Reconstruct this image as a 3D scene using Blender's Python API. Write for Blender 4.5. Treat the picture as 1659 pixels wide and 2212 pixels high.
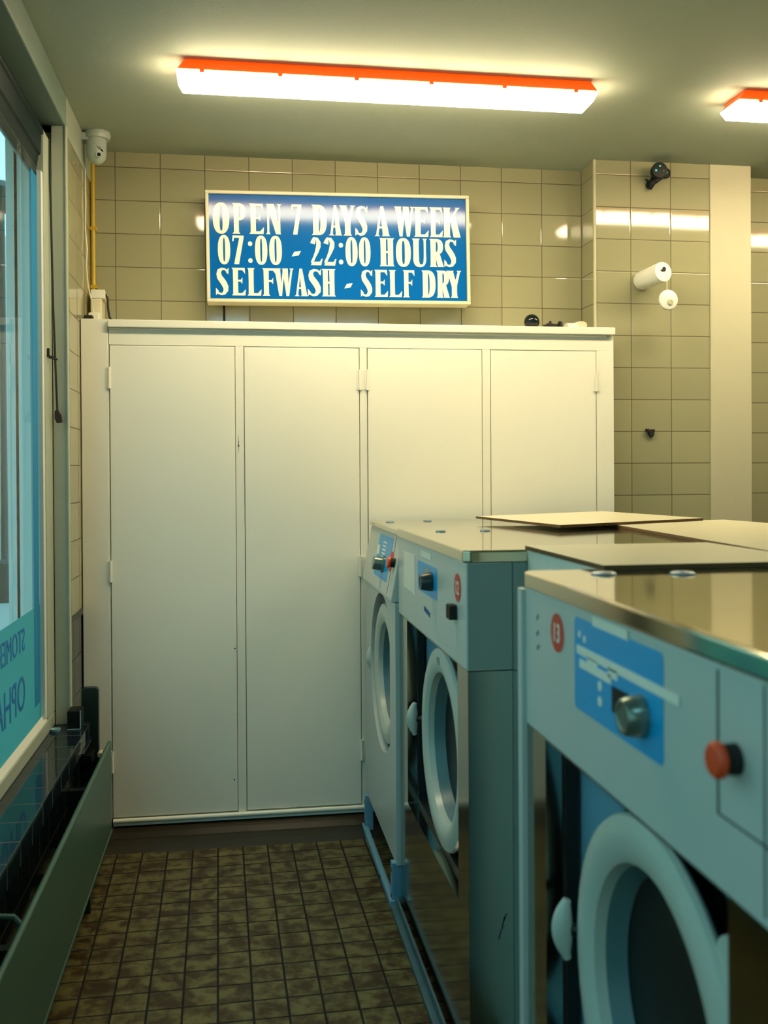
import bpy, bmesh, math, random
from mathutils import Vector, Matrix
random.seed(7)
for o in list(bpy.data.objects): bpy.data.objects.remove(o)
SC = bpy.context.scene
COL = SC.collection
PI = math.pi

# ------------------------------------------------------------------ camera
cam = bpy.data.cameras.new('camera'); camo = bpy.data.objects.new('camera', cam); COL.objects.link(camo)
yaw, pitch, roll = .1498, .0064, -.0062
fwd = Vector((math.sin(yaw)*math.cos(pitch), math.cos(yaw)*math.cos(pitch), -math.sin(pitch)))
r0 = Vector((math.cos(yaw), -math.sin(yaw), 0)); u0 = r0.cross(fwd)
rr = r0*math.cos(roll) + u0*math.sin(roll); uu = -r0*math.sin(roll) + u0*math.cos(roll)
m = Matrix((rr, uu, -fwd)).transposed().to_4x4(); m.translation = Vector((0, 0, 1.53)); camo.matrix_world = m
cam.sensor_fit = 'HORIZONTAL'; cam.sensor_width = 36; cam.lens = 36*2110.6/1659
cam.shift_y = (1032.6-1106)/1659; cam.clip_start = .05; cam.clip_end = 300
cam.dof.use_dof = True; cam.dof.focus_distance = 4.2; cam.dof.aperture_fstop = 5.0
SC.camera = camo

# ------------------------------------------------------------------ world, exposure
SC.view_settings.view_transform = 'Standard'; SC.view_settings.look = 'None'
SC.view_settings.gamma = 1; SC.view_settings.use_curve_mapping = False
SC.view_settings.exposure = 0.0
SKY_COL, SKY_STR = (.37, .84, 1.0), 2.3
LAMP_COL, LAMP_STR = (1.0, .84, .52), 46.0
wd = bpy.data.worlds.new('World'); SC.world = wd; wd.use_nodes = True
bg = wd.node_tree.nodes['Background']; bg.inputs[0].default_value = (*SKY_COL, 1); bg.inputs[1].default_value = SKY_STR

# ------------------------------------------------------------------ materials
def s2l(c): return tuple((x/12.92 if x <= .04045 else ((x+.055)/1.055)**2.4) for x in c)
def mat(name, col, rough=.5, metal=0., noise=0., nscale=8., emit=None, es=0., spec=.5, bump=0., bscale=60., trans=0.):
    m = bpy.data.materials.new(name); m.use_nodes = True; nt = m.node_tree; b = nt.nodes['Principled BSDF']
    b.inputs['Base Color'].default_value = (*col, 1); b.inputs['Roughness'].default_value = rough
    b.inputs['Metallic'].default_value = metal; b.inputs['Specular IOR Level'].default_value = spec
    if trans: b.inputs['Transmission Weight'].default_value = trans
    if noise:
        tc = nt.nodes.new('ShaderNodeTexCoord'); n = nt.nodes.new('ShaderNodeTexNoise'); n.inputs['Scale'].default_value = nscale
        n.inputs['Detail'].default_value = 6
        mp = nt.nodes.new('ShaderNodeMapRange'); mp.inputs[3].default_value = 1-noise; mp.inputs[4].default_value = 1+noise*.6
        mx = nt.nodes.new('ShaderNodeVectorMath'); mx.operation = 'SCALE'; mx.inputs[0].default_value = col
        nt.links.new(tc.outputs['Object'], n.inputs['Vector']); nt.links.new(n.outputs[0], mp.inputs[0])
        nt.links.new(mp.outputs[0], mx.inputs['Scale']); nt.links.new(mx.outputs[0], b.inputs['Base Color'])
    if bump:
        tc = nt.nodes.new('ShaderNodeTexCoord'); n = nt.nodes.new('ShaderNodeTexNoise'); n.inputs['Scale'].default_value = bscale
        bp = nt.nodes.new('ShaderNodeBump'); bp.inputs['Strength'].default_value = bump; bp.inputs['Distance'].default_value = .002
        nt.links.new(tc.outputs['Object'], n.inputs['Vector']); nt.links.new(n.outputs[0], bp.inputs['Height']); nt.links.new(bp.outputs[0], b.inputs['Normal'])
    if emit: b.inputs['Emission Color'].default_value = (*emit, 1); b.inputs['Emission Strength'].default_value = es
    return m

def tile_mat(name, axis, w, h, ox, oz, tile, grout, rough=.07, mort=.0035, rot=0., mottled=None, tilt=.012, spec=.5, var=.06):
    """tiles in a square grid: axis 'xz','yz','xy' names the two object coordinates the grid runs along"""
    m = bpy.data.materials.new(name); m.use_nodes = True; nt = m.node_tree; N = nt.nodes; L = nt.links.new; b = N['Principled BSDF']
    def mth(op, a, c=None, d=None):
        n = N.new('ShaderNodeMath'); n.operation = op
        for i, v in enumerate((a, c, d)):
            if v is None: continue
            if isinstance(v, (int, float)): n.inputs[i].default_value = v
            else: L(v, n.inputs[i])
        return n.outputs[0]
    tc = N.new('ShaderNodeTexCoord'); sp = N.new('ShaderNodeSeparateXYZ'); L(tc.outputs['Object'], sp.inputs[0])
    A = sp.outputs[{'x': 0, 'y': 1, 'z': 2}[axis[0]]]; B = sp.outputs[{'x': 0, 'y': 1, 'z': 2}[axis[1]]]
    if rot:
        c_, s_ = math.cos(rot), math.sin(rot)
        A, B = mth('ADD', mth('MULTIPLY', A, c_), mth('MULTIPLY', B, s_)), mth('ADD', mth('MULTIPLY', A, -s_), mth('MULTIPLY', B, c_))
    ua = mth('DIVIDE', mth('SUBTRACT', A, ox), w); ub = mth('DIVIDE', mth('SUBTRACT', B, oz), h)
    fa = mth('FRACT', ua); fb = mth('FRACT', ub)
    da = mth('MULTIPLY', mth('MINIMUM', fa, mth('SUBTRACT', 1, fa)), w); db = mth('MULTIPLY', mth('MINIMUM', fb, mth('SUBTRACT', 1, fb)), h)
    d = mth('MINIMUM', da, db)
    mk = N.new('ShaderNodeMapRange'); mk.inputs[1].default_value = mort*.35; mk.inputs[2].default_value = mort*.65
    L(d, mk.inputs[0]); mask = mk.outputs[0]
    ca = mth('FLOOR', ua); cb = mth('FLOOR', ub)
    cv = N.new('ShaderNodeCombineXYZ'); L(ca, cv.inputs[0]); L(cb, cv.inputs[1])
    wn = N.new('ShaderNodeTexWhiteNoise'); L(cv.outputs[0], wn.inputs['Vector'])
    vr = mth('ADD', 1-var, mth('MULTIPLY', wn.outputs['Value'], var*2))
    base = N.new('ShaderNodeVectorMath'); base.operation = 'SCALE'; L(vr, base.inputs['Scale'])
    if mottled:
        nz = N.new('ShaderNodeTexNoise'); nz.inputs['Scale'].default_value = 20; nz.inputs['Detail'].default_value = 5; nz.inputs['Roughness'].default_value = .62
        av = N.new('ShaderNodeVectorMath'); av.operation = 'ADD'; L(tc.outputs['Object'], av.inputs[0])
        sv = N.new('ShaderNodeVectorMath'); sv.operation = 'SCALE'; L(wn.outputs['Color'], sv.inputs[0]); sv.inputs['Scale'].default_value = 9
        L(sv.outputs[0], av.inputs[1]); L(av.outputs[0], nz.inputs['Vector'])
        cr = N.new('ShaderNodeValToRGB'); cr.color_ramp.elements[0].position = .42; cr.color_ramp.elements[1].position = .60
        cr.color_ramp.elements[0].color = (*mottled, 1); cr.color_ramp.elements[1].color = (*tile, 1)
        L(nz.outputs[0], cr.inputs[0]); L(cr.outputs[0], base.inputs[0])
    else: base.inputs[0].default_value = tile
    mix = N.new('ShaderNodeMix'); mix.data_type = 'RGBA'; mix.inputs['A'].default_value = (*grout, 1)
    L(mask, mix.inputs['Factor']); L(base.outputs[0], mix.inputs['B']); L(mix.outputs['Result'], b.inputs['Base Color'])
    L(mth('SUBTRACT', .85, mth('MULTIPLY', mask, .85-rough)), b.inputs['Roughness'])
    b.inputs['Specular IOR Level'].default_value = spec
    # every tile sits at its own slight tilt, with rounded edges
    g = N.new('ShaderNodeNewGeometry'); sb = N.new('ShaderNodeVectorMath'); sb.operation = 'SUBTRACT'; L(wn.outputs['Color'], sb.inputs[0]); sb.inputs[1].default_value = (.5, .5, .5)
    sc = N.new('ShaderNodeVectorMath'); sc.operation = 'SCALE'; L(sb.outputs[0], sc.inputs[0]); sc.inputs['Scale'].default_value = tilt
    ad = N.new('ShaderNodeVectorMath'); ad.operation = 'ADD'; L(g.outputs['Normal'], ad.inputs[0]); L(sc.outputs[0], ad.inputs[1])
    nm = N.new('ShaderNodeVectorMath'); nm.operation = 'NORMALIZE'; L(ad.outputs[0], nm.inputs[0])
    bp = N.new('ShaderNodeBump'); bp.inputs['Strength'].default_value = .35; bp.inputs['Distance'].default_value = .0015
    mb = N.new('ShaderNodeMapRange'); mb.inputs[1].default_value = mort*.3; mb.inputs[2].default_value = mort*1.4; L(d, mb.inputs[0])
    L(mb.outputs[0], bp.inputs['Height']); L(nm.outputs[0], bp.inputs['Normal']); L(bp.outputs[0], b.inputs['Normal'])
    return m

TILE = (.345, .33, .20); GROUT = (.10, .075, .035)
WZ = 2.9124
M = {}
M['tile_back'] = tile_mat('wall_tile_back', 'xz', .1994, .15, -.5321, WZ, TILE, GROUT)
M['tile_col'] = tile_mat('wall_tile_column', 'xz', .1985, .15, 1.8375, WZ, TILE, GROUT)
M['tile_side'] = tile_mat('wall_tile_side', 'yz', .1994, .15, 4.546, WZ, TILE, GROUT)
M['tile_low'] = tile_mat('dark_low_tile', 'yz', .15, .15, 4.0, .945, (.006, .012, .013), (.02, .03, .028), rough=.1)
M['tile_sill'] = tile_mat('dark_sill_tile', 'xy', .30, .15, -.70, 3.57, (.008, .014, .020), (.06, .09, .10), rough=.06, mort=.003)
M['floor'] = tile_mat('floor_tile', 'xy', .0998, .0998, -.2122, 3.844, (.125, .105, .035), (.003, .004, .003), rough=.42, mort=.0065, rot=.018, mottled=(.036, .017, .002), tilt=.004, spec=.3)
M['ceil'] = mat('ceiling_paint', (.36, .41, .33), .8, noise=.05, nscale=3, bump=.3, bscale=90)
M['beam'] = mat('beam_paint_shaded', (.19, .27, .23), .6, noise=.06)  # darkened colour carries the shade of the unlit corner above the window
M['cream'] = mat('cream_gloss_paint', (.84, .81, .70), .33, noise=.03, nscale=5, bump=.15, bscale=25)
M['cream2'] = mat('cream_door_paint', (.86, .83, .72), .30, noise=.03, nscale=2.5, bump=.2, bscale=12)
M['plaster'] = mat('plain_cream_plaster', (.52, .49, .34), .55, noise=.05, nscale=14)
M['frame'] = mat('window_frame_paint', (.44, .48, .39), .35, noise=.06)
M['whitep'] = mat('white_plastic', (.8, .8, .72), .35)
M['camwhite'] = mat('camera_white_dimmed', (.42, .50, .45), .35)  # white plastic greyed to carry the weaker light in the corner
M['black'] = mat('black_plastic', (.004, .006, .006), .45, spec=.25)
M['blackm'] = mat('matte_black', (.008, .006, .005), .7)
M['dark_head'] = mat('dark_blue_metal', (.003, .016, .022), .45, spec=.2)
M['dark_panel'] = mat('dark_green_plastic', (.010, .022, .018), .35)
M['yellow'] = mat('yellow_pipe_paint', (.55, .36, .01), .4)
M['rad'] = mat('radiator_enamel', (.05, .115, .08), .35, noise=.08, nscale=5)
M['machine'] = mat('machine_grey_enamel', (.56, .60, .58), .32, noise=.04, nscale=4)
M['machine2'] = mat('machine_blue_enamel', (.16, .36, .50), .35, noise=.04)
M['door_ring'] = mat('door_ring_enamel', (.56, .60, .54), .3)
M['ringin'] = mat('door_inner_grey', (.10, .20, .22), .35)
M['steel'] = mat('polished_steel', (.42, .44, .38), .13, 1., noise=.08, nscale=3)
M['steelside'] = mat('brushed_steel_side', (.30, .38, .36), .20, 1., noise=.12, nscale=4)
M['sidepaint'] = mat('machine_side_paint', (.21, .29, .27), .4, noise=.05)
M['top'] = mat('stainless_top', (.66, .61, .46), .085, 1., noise=.05, nscale=2)
M['gasket'] = mat('door_gasket', (.006, .008, .009), .45)
M['glass_dark'] = mat('door_dark_glass', (.006, .010, .012), .05)
M['label'] = mat('control_label_blue', (.0, .36, .78), .35)
M['knob'] = mat('knob_grey_metal', (.22, .28, .24), .25, .7)
M['knobdark'] = mat('knob_dark', (.03, .045, .045), .3)
M['red'] = mat('red_button', (.88, .07, .01), .35)
M['badge'] = mat('badge_red', (.75, .045, .015), .5)
M['sticker'] = mat('white_sticker', (.90, .86, .78), .5, noise=.06, nscale=60)
M['scribble'] = mat('blue_print', (.08, .16, .40), .5)
M['greydisc'] = mat('top_stud_grey', (.20, .27, .32), .35, .3)
M['board'] = mat('cream_board', (.68, .63, .45), .35, noise=.04)
M['board_edge'] = mat('board_edge_brown', (.10, .045, .008), .6)
M['signblue'] = mat('sign_blue_acrylic', (.003, .125, .46), .10, spec=.28)
M['signwhite'] = mat('sign_letter_white', (.84, .82, .74), .14, spec=.3)
M['signframe'] = mat('sign_frame_white', (.70, .66, .48), .35)
M['orange'] = mat('lamp_tray_halo_glow', (.8, .10, .01), .5, emit=(1.0, .06, .0), es=1.3)  # grey tray; the orange emission paints the bloom around the lamp
M['diff'] = mat('lamp_diffuser', (.9, .85, .7), .4, emit=LAMP_COL, es=LAMP_STR)
M['diff_dim'] = mat('lamp_diffuser_teal_fill', (.9, .9, .9), .4, emit=(.30, .80, .95), es=LAMP_STR*.30)  # teal tint invented to add fill light; the rear lamps are inferred
M['facade'] = mat('facade_render', (.66, .53, .42), .9, noise=.08, nscale=.6)
M['facglass'] = mat('facade_glass', (.52, .46, .38), .5)
M['jamb'] = mat('outer_jamb_white', (.96, .93, .86), .7)
M['pave'] = mat('pavement', (.30, .32, .30), .9, noise=.1)
M['skirt'] = mat('brown_cove_tile', (.020, .013, .005), .25, noise=.3, nscale=25)
M['letterblue'] = mat('window_letter_blue', (.0, .16, .50), .5)
M['stripeblue'] = mat('window_stripe_blue', (.0, .22, .50), .5)
M['led'] = mat('led_glass', (.05, .5, .5), .2, emit=(.05, .6, .6), es=.5)
M['brown'] = mat('cord_weight_brown', (.03, .012, .01), .5)
M['clear'] = mat('clear_plastic', (.25, .45, .5), .1, spec=.6)

def glass_mat(name, tint, fac=.08):
    m = bpy.data.materials.new(name); m.use_nodes = True; nt = m.node_tree; nt.nodes.clear(); N = nt.nodes
    o = N.new('ShaderNodeOutputMaterial'); t = N.new('ShaderNodeBsdfTransparent'); t.inputs[0].default_value = (*tint, 1)
    g = N.new('ShaderNodeBsdfGlossy'); g.inputs['Roughness'].default_value = .01
    lw = N.new('ShaderNodeFresnel'); lw.inputs[0].default_value = 1.35; mx = N.new('ShaderNodeMixShader')
    ge = N.new('ShaderNodeNewGeometry'); iv = N.new('ShaderNodeMath'); iv.operation = 'SUBTRACT'; iv.inputs[0].default_value = 1; nt.links.new(ge.outputs['Backfacing'], iv.inputs[1])
    ml = N.new('ShaderNodeMath'); ml.operation = 'MULTIPLY'; nt.links.new(lw.outputs[0], ml.inputs[0]); nt.links.new(iv.outputs[0], ml.inputs[1])
    nt.links.new(ml.outputs[0], mx.inputs[0]); nt.links.new(t.outputs[0], mx.inputs[1]); nt.links.new(g.outputs[0], mx.inputs[2]); nt.links.new(mx.outputs[0], o.inputs[0])
    return m
M['glass'] = glass_mat('window_glass', (.90, .97, .97))
def film_mat():
    m = bpy.data.materials.new('frosted_film'); m.use_nodes = True; nt = m.node_tree; nt.nodes.clear(); N = nt.nodes
    o = N.new('ShaderNodeOutputMaterial'); t = N.new('ShaderNodeBsdfTranslucent'); t.inputs[0].default_value = (.30, .62, .60, 1)
    d = N.new('ShaderNodeBsdfDiffuse'); d.inputs[0].default_value = (.16, .36, .36, 1); p = N.new('ShaderNodeBsdfTransparent'); p.inputs[0].default_value = (.5, .95, .95, 1)
    a = N.new('ShaderNodeMixShader'); a.inputs[0].default_value = .35; b = N.new('ShaderNodeMixShader'); b.inputs[0].default_value = .18
    nt.links.new(t.outputs[0], a.inputs[1]); nt.links.new(d.outputs[0], a.inputs[2]); nt.links.new(a.outputs[0], b.inputs[1]); nt.links.new(p.outputs[0], b.inputs[2]); nt.links.new(b.outputs[0], o.inputs[0])
    return m
M['film'] = film_mat()

# ------------------------------------------------------------------ mesh helpers
def thing(name, label, cat, loc, group=None):
    o = bpy.data.objects.new(name, None); o.empty_display_size = .05; COL.objects.link(o); o.location = loc
    o['label'] = label; o['category'] = cat
    if group: o['group'] = group
    return o
def wloc(p):
    v = Vector((0, 0, 0))
    while p is not None: v += p.location; p = p.parent
    return v
def obj(name, bm, m, parent=None, bevel=0., seg=2, smooth=False, label=None):
    """bmesh given in world coordinates -> ONE mesh object"""
    bmesh.ops.recalc_face_normals(bm, faces=bm.faces[:])
    if parent is not None: bmesh.ops.translate(bm, verts=bm.verts[:], vec=-wloc(parent))
    me = bpy.data.meshes.new(name); bm.to_mesh(me); bm.free()
    o = bpy.data.objects.new(name, me); COL.objects.link(o)
    for mm in (m if isinstance(m, (list, tuple)) else [m]): me.materials.append(mm)
    if parent is not None: o.parent = parent
    if smooth:
        for p in me.polygons: p.use_smooth = True
        es = o.modifiers.new('split', 'EDGE_SPLIT'); es.split_angle = math.radians(38)
    if bevel:
        b = o.modifiers.new('bevel', 'BEVEL'); b.width = bevel; b.segments = seg; b.limit_method = 'ANGLE'; b.angle_limit = math.radians(40)
    if label: o['label'] = label
    return o
def tag(o, label, cat, group=None):
    o['label'] = label; o['category'] = cat
    if group: o['group'] = group
    return o
def struct(o): o['kind'] = 'structure'; return o
def B(): return bmesh.new()
def box(bm, x0, x1, y0, y1, z0, z1, mi=0):
    vs = [bm.verts.new(p) for p in ((x0,y0,z0),(x1,y0,z0),(x1,y1,z0),(x0,y1,z0),(x0,y0,z1),(x1,y0,z1),(x1,y1,z1),(x0,y1,z1))]
    for f in ((0,3,2,1),(4,5,6,7),(0,1,5,4),(1,2,6,5),(2,3,7,6),(3,0,4,7)):
        fc = bm.faces.new([vs[i] for i in f]); fc.material_index = mi
    return bm
def bx(*a): return box(B(), *a)
def tube(bm, pts, r, n=10, cap=True, mi=0):
    pts = [Vector(p) for p in pts]; rings = []
    rs = r if isinstance(r, (list, tuple)) else [r]*len(pts)
    prev = None
    for i, p in enumerate(pts):
        d = (pts[min(i+1, len(pts)-1)]-pts[max(i-1, 0)]).normalized()
        if prev is None: a = d.orthogonal().normalized()
        else: a = (prev - d*prev.dot(d)).normalized()
        prev = a; b = d.cross(a)
        rings.append([bm.verts.new(p+(a*math.cos(2*PI*k/n)+b*math.sin(2*PI*k/n))*rs[i]) for k in range(n)])
    for i in range(len(rings)-1):
        for k in range(n):
            f = bm.faces.new((rings[i][k], rings[i][(k+1)%n], rings[i+1][(k+1)%n], rings[i+1][k])); f.material_index = mi
    if cap:
        bm.faces.new(rings[0][::-1]).material_index = mi; bm.faces.new(rings[-1]).material_index = mi
    return bm
def lathe(bm, o, axis, prof, n=48, mi=0, close=False):
    """prof: (distance along axis, radius)"""
    o = Vector(o); ax = Vector(axis).normalized(); a = ax.orthogonal().normalized(); b = ax.cross(a); rings = []
    for (t, r) in prof:
        if r < 1e-6: rings.append([bm.verts.new(o+ax*t)])
        else: rings.append([bm.verts.new(o+ax*t+(a*math.cos(2*PI*k/n)+b*math.sin(2*PI*k/n))*r) for k in range(n)])
    if close: rings.append(rings[0])
    for i in range(len(rings)-1):
        A, C = rings[i], rings[i+1]
        for k in range(n):
            if len(A) == 1 and len(C) == 1: break
            if len(A) == 1: f = bm.faces.new((A[0], C[k], C[(k+1)%n]))
            elif len(C) == 1: f = bm.faces.new((A[k], C[0], A[(k+1)%n]))
            else: f = bm.faces.new((A[k], A[(k+1)%n], C[(k+1)%n], C[k]))
            f.material_index = mi
    return bm
def prism(bm, poly, ext, mi=0):
    """poly: 3D points in a plane, extruded by vector ext"""
    ext = Vector(ext); a = [bm.verts.new(p) for p in poly]; b = [bm.verts.new(Vector(p)+ext) for p in poly]; n = len(a)
    bm.faces.new(a).material_index = mi; bm.faces.new(b[::-1]).material_index = mi
    for i in range(n): bm.faces.new((a[i], a[(i+1)%n], b[(i+1)%n], b[i])).material_index = mi
    return bm
def rrect(u0, u1, v0, v1, r, n=5, cor=(1,1,1,1)):
    """rounded rectangle, corners ordered (u1,v1),(u0,v1),(u0,v0),(u1,v0)"""
    out = []
    for k, (cu, cv, a0) in enumerate(((u1, v1, 0), (u0, v1, 90), (u0, v0, 180), (u1, v0, 270))):
        if not cor[k]: out.append((cu, cv)); continue
        su = -1 if cu == u1 else 1; sv = -1 if cv == v1 else 1
        for i in range(n+1):
            t = math.radians(a0+90*i/n); out.append((cu+su*r+r*math.cos(t), cv+sv*r+r*math.sin(t)))
    return out
def ringplate(bm, outer, inner, x0, x1, mi=0):
    """plate in the YZ plane with a hole: outer and inner loops with the same number of points"""
    n = len(outer); R = []
    for x in (x0, x1):
        R.append([bm.verts.new((x, y, z)) for y, z in outer]); R.append([bm.verts.new((x, y, z)) for y, z in inner])
    for k in range(n):
        j = (k+1) % n
        for q in ((R[0][k], R[0][j], R[1][j], R[1][k]), (R[2][k], R[3][k], R[3][j], R[2][j]), (R[0][k], R[2][k], R[2][j], R[0][j]), (R[1][k], R[1][j], R[3][j], R[3][k])):
            try: bm.faces.new(q).material_index = mi
            except ValueError: pass
    return bm

# ================================================================== SETTING
XL = -.64; YB = 4.546; ZC = 2.98; XR = 4.6; YF = -3.6
struct(obj('floor', bx(XL-.02, XR, YF, YB, -.1, 0), M['floor']))
struct(obj('ceiling', bx(XL-.3, XR+.2, YF-.2, YB+.2, ZC, ZC+.12), M['ceil']))
struct(obj('wall_back', bx(XL-.16, XR, YB, YB+.15, 0, ZC), M['tile_back']))
struct(obj('wall_right', bx(XR, XR+.15, YF, YB+.15, 0, ZC), M['tile_side']))
struct(obj('wall_front', bx(XL-.16, XR, YF-.15, YF, 0, ZC), M['tile_back']))
# left wall: tiled stub beyond the window, with its dark tiled dado
struct(obj('wall_left', box(bx(XL-.16, XL, 3.90, YB, .96, ZC), XL-.16, XL+.0, 3.90, YB, 0, .3), M['tile_side']))
bm = bx(XL-.16, XL-.0005, 3.90, YB, .3, .945); struct(obj('trim_1', bm, M['tile_low']))
struct(obj('trim_2', bx(XL-.05, XL+.004, 3.90, YB, .945, .972), M['dark_panel'], bevel=.003))
# dark tiled wall under the window
struct(obj('wall_under_window', bx(XL-.16, -.602, YF, 3.93, 0, .50), M['tile_low']))
struct(obj('window_sill', box(bx(-.80, -.567, YF, 3.93, .50, .567), -.66, -.56, 3.70, 3.93, .50, .505), M['tile_sill'], bevel=.002))
# column and plain pillar in front of the back wall
struct(obj('wall_column', bx(1.6625, 2.231, 4.368, YB+.01, 0, ZC), M['tile_col']))
struct(obj('trim_3', bx(1.655, 1.6665, 4.362, 4.376, 0, ZC), M['plaster'], bevel=.002))
struct(obj('wall_pillar', bx(2.231, 2.440, 4.360, YB+.01, 0, ZC), M['plaster'], bevel=.004))
# beam over the window
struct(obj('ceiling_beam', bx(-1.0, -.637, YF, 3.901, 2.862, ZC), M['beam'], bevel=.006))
# white reveal post at the far end of the window
struct(obj('trim_4', box(bx(-.80, XL-.052, 3.915, 3.96, .567, 2.862), XL-.052, XL+.001, 3.885, 3.93, .567, 2.862), M['frame'], bevel=.003))
struct(obj('trim_5', bx(XL-.002, XL+.006, 3.880, 3.91, .60, 2.862), M['frame'], bevel=.003))

struct(obj('trim_7', bx(XL-.1, XL+.004, 3.90, YB, 2.835, ZC), M['ceil'], bevel=.003))
# window
win = thing('window_1', '', 'window', (-.71, 0, .567)); del win['label']; del win['category']; struct(win)
WY0, WY1, WZ0, WZ1 = -3.0, 3.905, .567, 2.84
bm = B()
box(bm, -.75, -.695, WY0, WY1, WZ0, .618); box(bm, -.75, -.738, WY0, WY1, 2.64, WZ1)
box(bm, -.75, -.695, 3.76, WY1, .618, 2.80); box(bm, -.75, -.695, WY0, WY0+.12, .618, 2.64); box(bm, -.75, -.695, .2, .30, .618, 2.64)
fr = obj('window_frame', bm, M['frame'], win, bevel=.004)
bm = B()
for (a, c) in ((.30, 3.76), (WY0+.12, .2)):
    for q in ((a, c, .610, .640),): prism(bm, [(-.712, q[0], q[2]), (-.695, q[0], q[2]), (-.712, q[0], q[3])] if q[2] < 1 else [(-.712, q[0], q[3]), (-.695, q[0], q[3]), (-.712, q[0], q[2])], (0, q[1]-q[0], 0))
    box(bm, -.715, -.700, c-.035, c+.002, .63, 2.64)
obj('glazing_bead', bm, M['whitep'], win)
obj('window_glass', bx(-.726, -.720, WY0+.1, 3.77, .61, 2.66), M['glass'], win)
film = obj('frosted_film', bx(-.7195, -.7185, .31, 3.755, .63, 1.05), M['film'], win)
obj('blue_stripe', bx(-.7180, -.7170, 3.635, 3.722, .695, 2.62), M['stripeblue'], win)
# lettering reads from the street, so it is mirrored from inside
def text_mesh(name, body, size, m, parent, origin, xdir, ydir, ext=.0006, sx=1., font_bold=0):
    cu = bpy.data.curves.new(name, 'FONT'); cu.body = body; cu.size = size; cu.extrude = ext; cu.offset = font_bold; cu.resolution_u = 4
    t = bpy.data.objects.new(name, cu); COL.objects.link(t); bpy.context.view_layer.update()
    me = bpy.data.meshes.new_from_object(t.evaluated_get(bpy.context.evaluated_depsgraph_get()))
    bpy.data.objects.remove(t); bpy.data.curves.remove(cu)
    xd = Vector(xdir).normalized(); yd = Vector(ydir).normalized(); zd = xd.cross(yd); off = Vector(origin) - wloc(parent)
    for v in me.vertices: v.co = off + xd*v.co.x*sx + yd*v.co.y + zd*v.co.z
    me.materials.clear(); me.materials.append(m)
    o = bpy.data.objects.new(name, me); COL.objects.link(o); o.parent = parent; return o
text_mesh('window_lettering', 'STOMERIJ', .112, M['letterblue'], win, (-.7175, 3.475, .932), (0, -1, 0), (0, 0, 1), sx=.92)
text_mesh('window_lettering', 'OPHALEN', .164, M['letterblue'], win, (-.7175, 3.475, .738), (0, -1, 0), (0, 0, 1), sx=.94)

# dark roller box above the window
t = thing('blind_box', 'dark blue roller blind box running along the top of the shop window', 'blind', (-.72, 3.8, 2.66))
bm = B()
pr = [(-.736, 2.86), (-.708, 2.825), (-.696, 2.795), (-.696, 2.785), (-.704, 2.78), (-.706, 2.71), (-.714, 2.705), (-.722, 2.655), (-.730, 2.645), (-.736, 2.65)]
prism(bm, [(x, YF+.4, z) for x, z in pr], (0, 3.97-.10-YF-.4, 0)); obj('blind_casing', bm, M['dark_head'], t)
obj('blind_end_cap', prism(B(), [(x*1.0, 3.868, z) for x, z in pr], (0, .012, 0)), M['black'], t)
obj('blind_bottom_bar', bx(-.735, -.722, YF+.5, 3.86, 2.630, 2.648), M['dark_head'], t, bevel=.003)

# street outside
struct(obj('ground', bx(-40, XL-.16, -60, 120, -.25, -.10), M['pave']))
g = thing('building', 'pale rendered building across the street seen through the window', 'building', (-9, 20, -.1))
obj('wall', bx(-12, -9, -30, 110, -.1, 11), M['facade'], g)
for i in range(12):
    for k in range(3):
        y = -4+i*5.2; f = obj('window', bx(-9.03, -8.99, y, y+1.4, 1.2+k*3.2, 2.9+k*3.2), M['jamb'], g)
        obj('pane', bx(-9.05, -9.02, y+.08, y+1.32, 1.28+k*3.2, 2.82+k*3.2), M['facglass'], f)
struct(obj('wall_outer', bx(-.84, -.80, 3.80, 8, -.1, 3.6), M['jamb']))
struct(obj('trim_6', bx(-.81, -.752, 3.80, 3.90, .3, 2.84), M['jamb']))
struct(obj('wall_outer_top', bx(-.84, -.80, YF, 3.80, 2.86, 3.6), M['jamb']))
p = thing('lamp_post', 'thin dark lamp post standing on the street outside the window', 'lamp post', (-2.92, 13.0, -.1))
obj('post', lathe(B(), (-2.92, 13, -.1), (0, 0, 1), [(0, .09), (.5, .09), (.55, .05), (5, .035), (5, 0)], 12), M['dark_panel'], p)
obj('lantern', lathe(B(), (-2.92, 13, 4.85), (0, 0, 1), [(0, 0), (0, .08), (.3, .16), (.4, .05), (.4, 0)], 12), M['dark_panel'], p)

# skirting of coved brown tile at the foot of the cabinet
bm = B(); pts = [(4.03, 0), (4.05, .002), (4.10, .008), (4.15, .018), (4.19, .036), (4.215, .05), (4.215, 0)]
prism(bm, [(-.60, y, z) for y, z in pts], (2.30, 0, 0)); struct(obj('baseboard_back', bm, M['skirt']))

# ================================================================== CABINET
cab = thing('wall_cabinet', 'tall cream built-in cupboard with four flat doors along the back wall', 'cupboard', (.58, 4.38, .03))
bm = B(); Y = 4.215
box(bm, -.525, 1.689, Y+.018, YB, .05, 2.15)
for a, c in ((-.529, -.524), (-.002, .033), (.532, .564), (1.079, 1.115), (1.608, 1.689)): box(bm, a, c, Y, Y+.02, .08, 2.069)
box(bm, -.525, 1.689, Y, Y+.02, 2.069, 2.135)
obj('carcass', bm, M['cream'], cab, bevel=.0015)
obj('filler_panel', bx(-.637, -.528, Y-.002, YB, .05, 2.176), M['cream'], cab, bevel=.002)
bm = B(); box(bm, -.526, 1.690, Y-.022, YB, 2.140, 2.172); box(bm, -.526, 1.655, Y-.006, Y+.01, 2.131, 2.140)
obj('crown_moulding', bm, M['cream'], cab, bevel=.003)
bm = B(); box(bm, -.52, 1.689, Y-.010, Y+.02, .052, .078)
tube(bm, [(-.52, Y-.008, .072), (1.689, Y-.008, .072)], .010, 12)
obj('bottom_rail', bm, M['cream'], cab, bevel=.002, smooth=True)
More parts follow.
